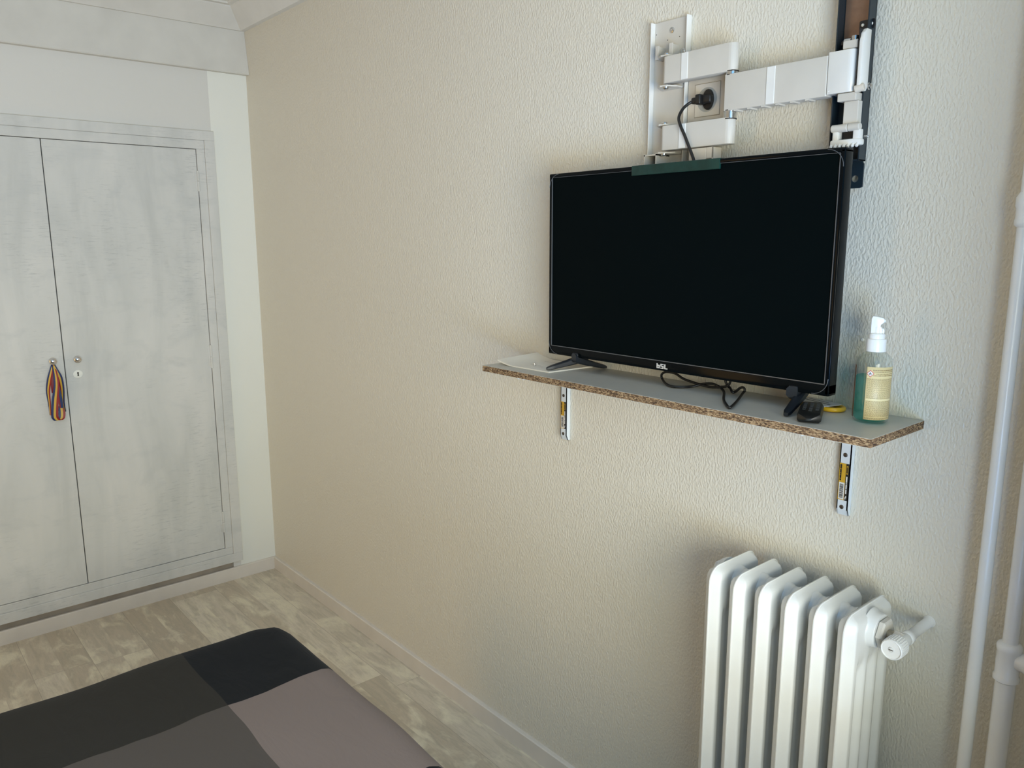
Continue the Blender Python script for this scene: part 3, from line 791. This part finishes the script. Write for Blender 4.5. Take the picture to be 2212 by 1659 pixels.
# ------------------------------------------------------------------ folding wall mount
mt = thing('wall_mount', 'white folding arm mount with empty black rail above the television', 'wall mount', (2.268, 0, 1.80))
b = B(); box(b, 2.2215, 2.3120, -.0065, -.0005, 1.62, 1.9885, .0008); wp = obj('wall_plate', b, 'white_metal', mt)
b = B(); box(b, 2.2190, 2.2215, -.0190, -.0005, 1.62, 1.9885, .0006); box(b, 2.3115, 2.3140, -.0160, -.0005, 1.62, 1.9885, .0006); obj('flange', b, 'white_bright', wp)
b = B(); screw_head(b, (2.2675, -.0065, 1.967), (0, -1, 0), .0062, .002); obj('screw', b, 'steel', wp, 40)
b = B(); screw_head(b, (2.2985, -.0065, 1.920), (0, -1, 0), .0062, .003); obj('screw', b, 'steel', wp, 40)
for x_, z_ in ((2.2565, 1.949), (2.2880, 1.9505), (2.2255, 1.965), (2.2255, 1.941)):
    b = B(); lathe(b, (x_, -.0064, z_), (0, -1, 0), [(.0018, 0), (0, .0003)], 10); obj('hole', b, 'dark_gap', wp)
def pivot_bracket(z0, z1, up):
    bm = B()
    box(bm, 2.2440, 2.3060, -.0110, -.0060, z0-.004, z1+.004, .0005)
    for z_ in (z0-.0055, z1+.0020): prism(bm, [(2.2500, -.006, z_), (2.3040, -.006, z_), (2.3040, -.030, z_), (2.292, -.050, z_), (2.276, -.052, z_), (2.264, -.045, z_)], (0, 0, .0032))
    if up:
        for xa in (2.2480, 2.2845): box(bm, xa, xa+.0032, -.034, -.006, z1+.002, z1+.030, .0005); 
        for xa in (2.2480, 2.2845): box(bm, xa, xa+.0090, -.036, -.034, z1+.002, z1+.030, .0005)
    else:
        box(bm, 2.2360, 2.2390, -.050, -.006, z0-.055, z0-.004); box(bm, 2.2680, 2.2710, -.050, -.006, z0-.055, z0-.004); box(bm, 2.2360, 2.2710, -.050, -.006, z0-.008, z0-.005)
    return bm
def arm(z0, z1, lowgap):
    bm = B()
    # channel with rounded ends, front web and top/bottom lips
    pl = [(2.2830+.010*(1-math.cos(R(a))) , 0) for a in (0,)]
    out = []
    ya, yb = -.0550, -.0270
    for k in range(7):
        a = R(90+90*k/6); out.append((2.2920+.0092*math.cos(a), ya+.0092-.0092*math.sin(a)))
    left = out
    right = []
    for k in range(9):
        a = R(-90+180*k/8); right.append((2.4460+.0125*math.cos(a), (ya+yb)/2-.0015+.0125*math.sin(a)*1.0))
    poly = [(2.2828, yb)]+left[::-1]+right
    prism(bm, [(x_, y_, z0) for x_, y_ in poly], (0, 0, z1-z0), .0008)
    return bm
for z0, z1, up in ((1.8505, 1.9035, True), (1.7145, 1.7645, False)):
    obj('pivot_bracket', pivot_bracket(z0, z1, up), 'white_metal', mt)
    a_ = obj('folding_arm', arm(z0, z1, up), 'white_metal', mt, 40)
    b = B(); box(b, 2.3331, 2.3493, -.0566, -.0545, z0+.0006, z1-.0006, .0006); obj('white_band', b, 'white_bright', a_, label='brighter white band across the arm')  # raised band in a lighter white than the arm
    for z_, d in ((z1+.0045, 1), (z0-.0050, -1)):
        b = B(); lathe(b, (2.2835, -.0415, z_), (0, 0, d), [(.0098, 0), (.0098, .0012), (.0062, .0014), (.0062, .0035), (.0045, .0052), (0, .0055)], 18); obj('pivot_bolt', b, 'steel', a_, 40)
b = B(); box(b, 2.3560, 2.3990, -.050, -.012, 1.655, 1.7125, .0015); box(b, 2.3990, 2.4150, -.050, -.047, 1.690, 1.7125, .001); box(b, 2.4120, 2.4150, -.050, -.020, 1.676, 1.7125, .001); obj('stop_block', b, 'plastic_white', mt)
b = B(); lathe(b, (2.3260, -.0066, 1.690), (0, -1, 0), [(.0055, 0), (.0055, .002), (.003, .003), (.003, .0015), (0, .0015)], 14); obj('screw', b, 'steel', wp, 40)
# pins between upper arm, forearm and lower arm
for z0, z1 in ((1.8435, 1.8525), (1.7615, 1.7790)):
    b = B(); cyl(b, (2.4472, -.0425, z0), (2.4472, -.0425, z1), .0118, 22); cyl(b, (2.4472, -.0425, z1-.0016), (2.4472, -.0425, z1), .0130, 22, mi=1); cyl(b, (2.4472, -.0425, z0), (2.4472, -.0425, z0+.0016), .0130, 22, mi=1)
    obj('hinge_pin', b, ['steel', 'rail_black'], mt, 40)
b = B(); poly = [(2.4385, -.0275), (2.4385, -.0530), (2.4405, -.0550), (2.6500, -.0550), (2.6520, -.0530), (2.6520, -.0275)]
prism(b, [(x_, y_, 1.7770) for x_, y_ in poly], (0, 0, .0680), .0006)
for k in range(6): box(b, 2.462+k*.030, 2.469+k*.030, -.0535, -.030, 1.7745, 1.7775)
fa = obj('forearm', b, 'white_metal', mt, 40)
b = B(); box(b, 2.5325, 2.5497, -.0566, -.0545, 1.7776, 1.8444, .0006); obj('white_band', b, 'white_bright', fa, label='brighter white band across the forearm')  # same lighter band, set proud of the forearm face
# end block
b = B(); out = [(2.6535, -.024), (2.6535, -.0560)]
for k in range(7):
    a = R(-90+90*k/6); out.append((2.6890+.0120*math.cos(a), -.0440+.0120*math.sin(a)))
out.append((2.7010, -.024))
prism(b, [(x_, y_, 1.7790) for x_, y_ in out], (0, 0, .0705), .0007)
lathe(b, (2.6565, -.0560, 1.7845), (0, -1, 0), [(.0016, 0), (.001, .0006)], 8)
obj('end_block', b, 'white_bright', mt, 40)
for bx_ in ((2.6755, 2.7020, -.0520, -.026, 1.8510, 1.8645), (2.6740, 2.7075, -.0560, -.026, 1.7640, 1.7775)):
    b = B(); box(b, *bx_, .0015); obj('knuckle', b, 'white_metal', mt)
b = B(); cyl(b, (2.6920, -.042, 1.8645), (2.6920, -.042, 1.8720), .0062, 18); lathe(b, (2.6790, -.040, 1.8655), (1, 0, 0), [(.0055, -.006), (.0058, 0), (.0055, .006)], 14); obj('tilt_pin', b, 'steel', mt, 40)
# black rail
rl_ = None
b = B()
box(b, 2.6545, 2.7110, -.0130, -.0110, 1.664, 2.23)
box(b, 2.6535, 2.6560, -.0360, -.0110, 1.664, 2.23, .0005); box(b, 2.7085, 2.7110, -.0360, -.0110, 1.664, 2.23, .0005)
box(b, 2.6535, 2.7110, -.0360, -.0110, 1.664, 1.6665, .0004)
pts = rrect(2.6985, 1.640, .0250, .046, .0045)
for fz in (0,):
    hole = [(2.6965+.0062*math.cos(R(a)), 1.6345+.0062*math.sin(R(a))) for a in range(0, 360, 15)]
    # tab with a round hole: bridge outer outline and hole in matching angular order
    outer = []
    for hx, hz in hole:
        dx_, dz_ = hx-2.6965, hz-1.6345
        k = min((.0145/abs(dx_)) if dx_ > 1e-9 else ((.0105)/abs(dx_) if dx_ < -1e-9 else 9e9), ((.0335)/dz_) if dz_ > 1e-9 else ((.0165/abs(dz_)) if dz_ < -1e-9 else 9e9))
        outer.append((2.6965+dx_*k, 1.6345+dz_*k))
    n = len(hole)
    for y_, rev in ((-.0160, False), (-.0130, True)):
        ho = [b.verts.new((x_, y_, z_)) for x_, z_ in hole]; ou = [b.verts.new((x_, y_, z_)) for x_, z_ in outer]
        for i in range(n):
            b.faces.new([ho[i], ho[(i+1) % n], ou[(i+1) % n], ou[i]])
        if not rev: h0, o0 = ho, ou
        else:
            for i in range(n):
                b.faces.new([h0[i], h0[(i+1) % n], ho[(i+1) % n], ho[i]]); b.faces.new([o0[i], o0[(i+1) % n], ou[(i+1) % n], ou[i]])
rail = obj('screen_rail', b, 'rail', mt)
b = B(); box(b, 2.6570, 2.7080, -.0145, -.0131, 1.868, 2.225); obj('brown_strip', b, 'rail_brown', rail, label='brown strip inside the black rail')
b = B(); prism(b, [(x_, -.0200, z_) for x_, z_ in rrect(2.7020, 1.8915, .0275, .0155, .003)], (0, -.004, 0), .0006); box(b, 2.6960, 2.7055, -.0225, -.013, 1.868, 1.884); box(b, 2.662, 2.703, -.034, -.013, 1.862, 1.870, .002); clip = obj('rail_clip', b, 'rail_black', rail)
b = B()
for x_ in (2.6945, 2.7100): screw_head(b, (x_, -.0240, 1.8915), (0, -1, 0), .0026, .0014)
obj('screw', b, 'white_bright', clip, 40)
# white clip plate standing out of the rail
b = B()
prof = [(-.058, 1.787), (-.058, 1.858), (-.054, 1.8725), (-.046, 1.880), (-.030, 1.880), (-.030, 1.787), (-.036, 1.779), (-.050, 1.779)]
prism(b, [(2.7075, y_, z_) for y_, z_ in prof], (.0070, 0, 0), .0014); obj('clip_plate', b, 'white_bright', mt, 30)
b = B(); box(b, 2.7058, 2.7074, -.0572, -.030, 1.785, 1.879); obj('gasket', b, 'rail_black', mt)
b = B(); cyl(b, (2.7040, -.0545, 1.7810), (2.7190, -.0515, 1.7845), .0066, 16, .001); obj('clip_roller', b, 'plastic_white', mt, 40)
for z_, r_ in ((1.789, .0062), (1.705, .0035)):
    b = B(); lathe(b, (2.7110, -.0235, z_), (1, 0, 0), [(r_*1.0, 0), (r_*1.0, .002), (r_*.75, .0035), (r_*.8, .006), (r_*.4, .0082), (0, .0085)], 14); obj('side_screw', b, 'steel', mt, 40)
# lower stem, roller and toothed clamp
b = B(); box(b, 2.6840, 2.7100, -.0500, -.0140, 1.7200, 1.7640, .001); obj('stem', b, 'white_metal', mt)
b = B(); cyl(b, (2.6660, -.0520, 1.7195), (2.6960, -.0520, 1.7195), .0068, 18, .0015); cyl(b, (2.6965, -.0520, 1.7195), (2.7175, -.0520, 1.7195), .0068, 18, .0012); obj('clamp_roller', b, 'white_metal', mt, 40)
b = B(); box(b, 2.6690, 2.6800, -.0550, -.0400, 1.6980, 1.7160, .002); box(b, 2.7060, 2.7180, -.0550, -.0400, 1.6980, 1.7160, .002); box(b, 2.6660, 2.7200, -.0570, -.0380, 1.6890, 1.7000, .003)
for k in range(7): cyl(b, (2.6690+k*.0078, -.058, 1.6860), (2.6690+k*.0078, -.052, 1.6965), .0027, 10, .0006)
obj('toothed_clamp', b, 'white_bright', mt, 40)

# ------------------------------------------------------------------ radiator
RYF, RYB, RZT, RZB = -.190, -.033, .893, .13
PITCH, RX0 = .0545, 2.5505
HW = .0168
rd = thing('radiator', 'white six-section column radiator below the right end of the shelf', 'radiator', (2.687, -.11, 0))
def section():
    bm = B(); HZ = []
    # heights: rounded top, header, fluted shaft, header, rounded bottom
    zs = [RZT, RZT-.0015, RZT-.005, RZT-.010, RZT-.017, RZT-.026, RZT-.038, RZT-.055, RZT-.070, RZT-.082, RZT-.090, RZT-.100, RZT-.112, RZT-.126]
    zs += [.70, .55, .40, .30]; zs += [RZB+(RZT-z) for z in zs[:14][::-1]]
    NS = 72; depth = RYB-RYF
    grid = []
    for z in zs:
        dt = min(RZT-z, z-RZB)
        rf, rb_ = .030, .026
        inf = rf-math.sqrt(max(0, rf*rf-(rf-min(dt, rf))**2)); inb = rb_-math.sqrt(max(0, rb_*rb_-(rb_-min(dt, rb_))**2))
        if dt <= 0: inf, inb = rf, rb_
        yf, yb = RYF+inf, RYB-inb
        blend = min(1, max(0, (dt-.075)/.045)); blend = blend*blend*(3-2*blend)
        roof = min(1, (dt/.017))                 # halves slope away from the ridge at top and bottom
        row = []
        for k in range(NS+1):
            s_ = (1-math.cos(math.pi*k/NS))/2; y = yf+(yb-yf)*s_
            e = min(y-yf, yb-y)
            def soft(t): return t if t < .72 else .72+.28*math.sin(min(1, (t-.72)/.44)*math.pi/2)
            nose = min(1, soft(max(0, e)/.0120)); rl2 = min(1, soft(max(0, dt)/.0120))
            h = HW*(min(nose, rl2) if dt < .03 else nose)
            h = max(h, .0009)
            # flutes: three wide grooves between four columns
            u = (y-RYF)/depth*4
            gdist = min(abs(u-1), abs(u-2), abs(u-3))
            gr = min(1, max(0, (.42-gdist)/.26)); gr = gr*gr*(3-2*gr)
            h -= blend*gr*.0100
            row.append((y, max(.0009, h)))
        grid.append((z, row))
    for side in (1, -1):
        V = [[bm.verts.new((side*h, y, z)) for y, h in row] for z, row in grid]
        for a, c in zip(V, V[1:]):
            for k in range(NS): bm.faces.new([a[k], a[k+1], c[k+1], c[k]] if side > 0 else [a[k+1], a[k], c[k], c[k+1]])
        if side > 0: P = V
        else:
            for a, c, p, q in zip(V, V[1:], P, P[1:]):
                bm.faces.new([a[0], p[0], q[0], c[0]]); bm.faces.new([p[-1], a[-1], c[-1], q[-1]])
            for k in range(NS):
                bm.faces.new([V[0][k], V[0][k+1], P[0][k+1], P[0][k]]); bm.faces.new([V[-1][k+1], V[-1][k], P[-1][k], P[-1][k+1]])
    # weld ridge running round the outline in the middle plane
    pts = []
    for z, row in grid[3:]: pts.append(Vector((0, row[0][0]-.0004, z)))
    front = pts[::-1]
    top = [Vector((0, RYF+.030-.030*math.sin(R(a)), RZT-.030+.030*math.cos(R(a)))) for a in range(80, -1, -10)]
    topb = [Vector((0, RYB-.026+.026*math.sin(R(a)), RZT-.026+.026*math.cos(R(a)))) for a in range(0, 91, 10)]
    ridge = [Vector((0, RYF-.0003, RZB+.03)), Vector((0, RYF-.0003, .5)), Vector((0, RYF-.0003, RZT-.036))]+top+topb+[Vector((0, RYB, .5)), Vector((0, RYB, RZB+.03))]
    tube(bm, ridge, .0017, 6)
    return bm
sb = section()
HY, HZc = -.113, .856
for v in sb.verts: v.co += Vector((RX0, 0, 0))
s0 = obj('section', sb, 'rad', rd, 55)
hubs = B(); 
def hub_bm(zc):
    bm = B(); g0, g1 = HW-.004, PITCH-HW+.004; m = (g0+g1)/2
    lathe(bm, (RX0, HY, zc), (1, 0, 0), [(.0320, g0), (.0300, g0+.004), (.0275, g0+.008), (.0262, m-.0008), (.0268, m), (.0262, m+.0008), (.0275, g1-.008), (.0300, g1-.004), (.0320, g1)], 36); return bm
h0 = obj('hub', hub_bm(HZc-.003), 'rad', rd, 50); h1 = obj('hub', hub_bm(RZB+.045), 'rad', rd, 50)
for k in range(1, 6):
    c = s0.copy(); COL.objects.link(c); c.parent = rd; c.location.x += PITCH*k
    if k < 5:
        for h_ in (h0, h1):
            c = h_.copy(); COL.objects.link(c); c.parent = rd; c.location.x += PITCH*k
XE = RX0+5*PITCH+HW
for x_ in (RX0, RX0+5*PITCH):
    b = B(); lathe(b, (x_, HY, 0), (0, 0, 1), [(.020, 0), (.020, .006), (.012, .02), (.012, RZB+.02)], 18); obj('foot', b, 'rad', rd, 40)
b = B(); lathe(b, (RX0-HW+.006, HY, HZc), (-1, 0, 0), [(.036, 0), (.034, .007), (.031, .0095), (.031, .012)], 30)
lathe(b, (RX0-HW-.006, HY, HZc), (-1, 0, 0), [(.029, 0), (.029, .007), (.026, .010), (0, .010)], 6); obj('end_plug', b, 'rad', rd, 30)
b = B(); lathe(b, (XE-.006, HY, HZc), (1, 0, 0), [(.0365, 0), (.034, .006), (.0315, .009), (.0305, .0175), (.0295, .019), (0, .019)], 36); obj('boss', b, 'rad', rd, 40)
b = B(); box(b, RX0+.3, RX0+.305, -.005, RYB+.02, .6, .61); b.free()
# thermostatic valve at the top right
vx, vy, vz = 2.888, -.118, .850
vb = B()
lathe(vb, (XE+.0140, HY, HZc-.001), (1, 0, 0), [(.0265, 0), (.0275, .0012), (.0275, .0080), (.0245, .0105), (.013, .0108)], 6)
va = obj('valve', vb, 'white_metal', rd, 25)
b = B(); cyl(b, (XE+.0235, HY, HZc-.002), (XE+.0420, HY-.001, HZc-.003), .0098, 18); obj('valve_tail', b, 'brass', va, 40, label='bare brassy tail')
b = B(); lathe(b, (XE+.0360, HY-.001, HZc-.003), (1, 0, 0), [(.0135, 0), (.0142, .001), (.0142, .0110), (.0125, .0130), (.010, .0135)], 8); obj('union_nut', b, 'white_metal', va, 25)
b = B(); lathe(b, (vx, vy+.018, vz), (0, -1, 0), [(.0100, -.010), (.0115, 0), (.0120, .020), (.0110, .026)], 20); obj('valve_body', b, 'rad', va, 40)
b = B(); lathe(b, (vx, vy-.006, vz), (0, -1, 0), [(.0150, 0), (.0178, .002), (.0182, .022), (.0178, .0285), (.0165, .0300), (.0158, .0296), (.0155, .0282), (.0042, .0282), (.0040, .0288), (0, .0288)], 40)
for k in range(30):
    a = 2*math.pi*k/30; cx_, cz_ = vx+.0180*math.cos(a), vz+.0180*math.sin(a)
    tube(b, [(cx_, vy-.010, cz_), (cx_, vy-.0315, cz_)], .0008, 6)
kn = obj('knob', b, 'white_bright', va, 35)
b = B(); lathe(b, (vx, vy-.0343, vz), (0, -1, 0), [(.0046, 0), (.0046, .0012), (.0038, .0016), (0, .0016)], 20); obj('knob_screw', b, 'rad', va, 35)
b = B(); box(b, vx-.0035, vx+.0035, vy-.0366, vy-.0356, vz-.0006, vz+.0006); obj('slot', b, 'bolt_dark', va)
b = B(); lathe(b, (vx, vy+.020, vz), (0, 1, 0), [(.0110, 0), (.0120, .002), (.0120, .014), (.0105, .016), (.0092, .018), (.0090, .093), (.0102, .0945), (.0112, .097), (.0108, -vy-.020), ], 22); obj('supply_tail', b, 'pipe', va, 40)

# ------------------------------------------------------------------ heating pipes
def pipe(label, x, y, segs, joints):
    p = thing('heating_pipe', label, 'pipe', (x, y, 0), 'white painted riser pipes in the corner')
    b = B()
    for r_, z0, z1 in segs: cyl(b, (x, y, z0), (x, y, z1), r_, 28)
    obj('pipe_run', b, 'pipe', p, 40)
    for bm in joints: obj('coupling', bm, 'pipe', p, 40)
    return p
j = B(); lathe(j, (2.986, -.06, 1.545), (0, 0, 1), [(.0106, 0), (.0145, .004), (.0150, .010), (.0138, .014), (.0140, .028), (.0155, .032), (.0152, .044), (.0120, .050), (.0106, .052)], 28)
pipe('thinner white riser pipe nearer the radiator, one small coupling high up', 2.986, -.06, [(.0105, 0, ZC)], [j])
X2, Y2 = 3.032, -.058
j = B(); lathe(j, (X2, Y2, .822), (0, 0, 1), [(.0152, 0), (.0190, .003), (.0192, .009), (.0170, .013), (.0178, .035), (.0172, .052), (.0185, .055), (.0186, .062), (.0160, .066), (.0114, .068)], 30)
lathe(j, (X2+.012, Y2, .862), (1, 0, 0), [(.014, 0), (.015, .012), (.0165, .014), (.0165, .022), (.0115, .024), (.0115, .07)], 24)
pipe('thicker white riser pipe at the right edge with a tee fitting', X2, Y2, [(.0150, 0, .83), (.0113, .88, ZC)], [j])

# tiny wall plug between television and bottle
b = B(); lathe(b, (2.726, .001, 1.3458), (0, -1, 0), [(.0034, 0), (.0034, .0022), (.0022, .0034), (0, .0036)], 14)
single('wall_plug', b, 'white_bright', 'tiny white plug in the wall left of the bottle pump', 'wall plug', (2.726, 0, 1.3458), smooth=40)
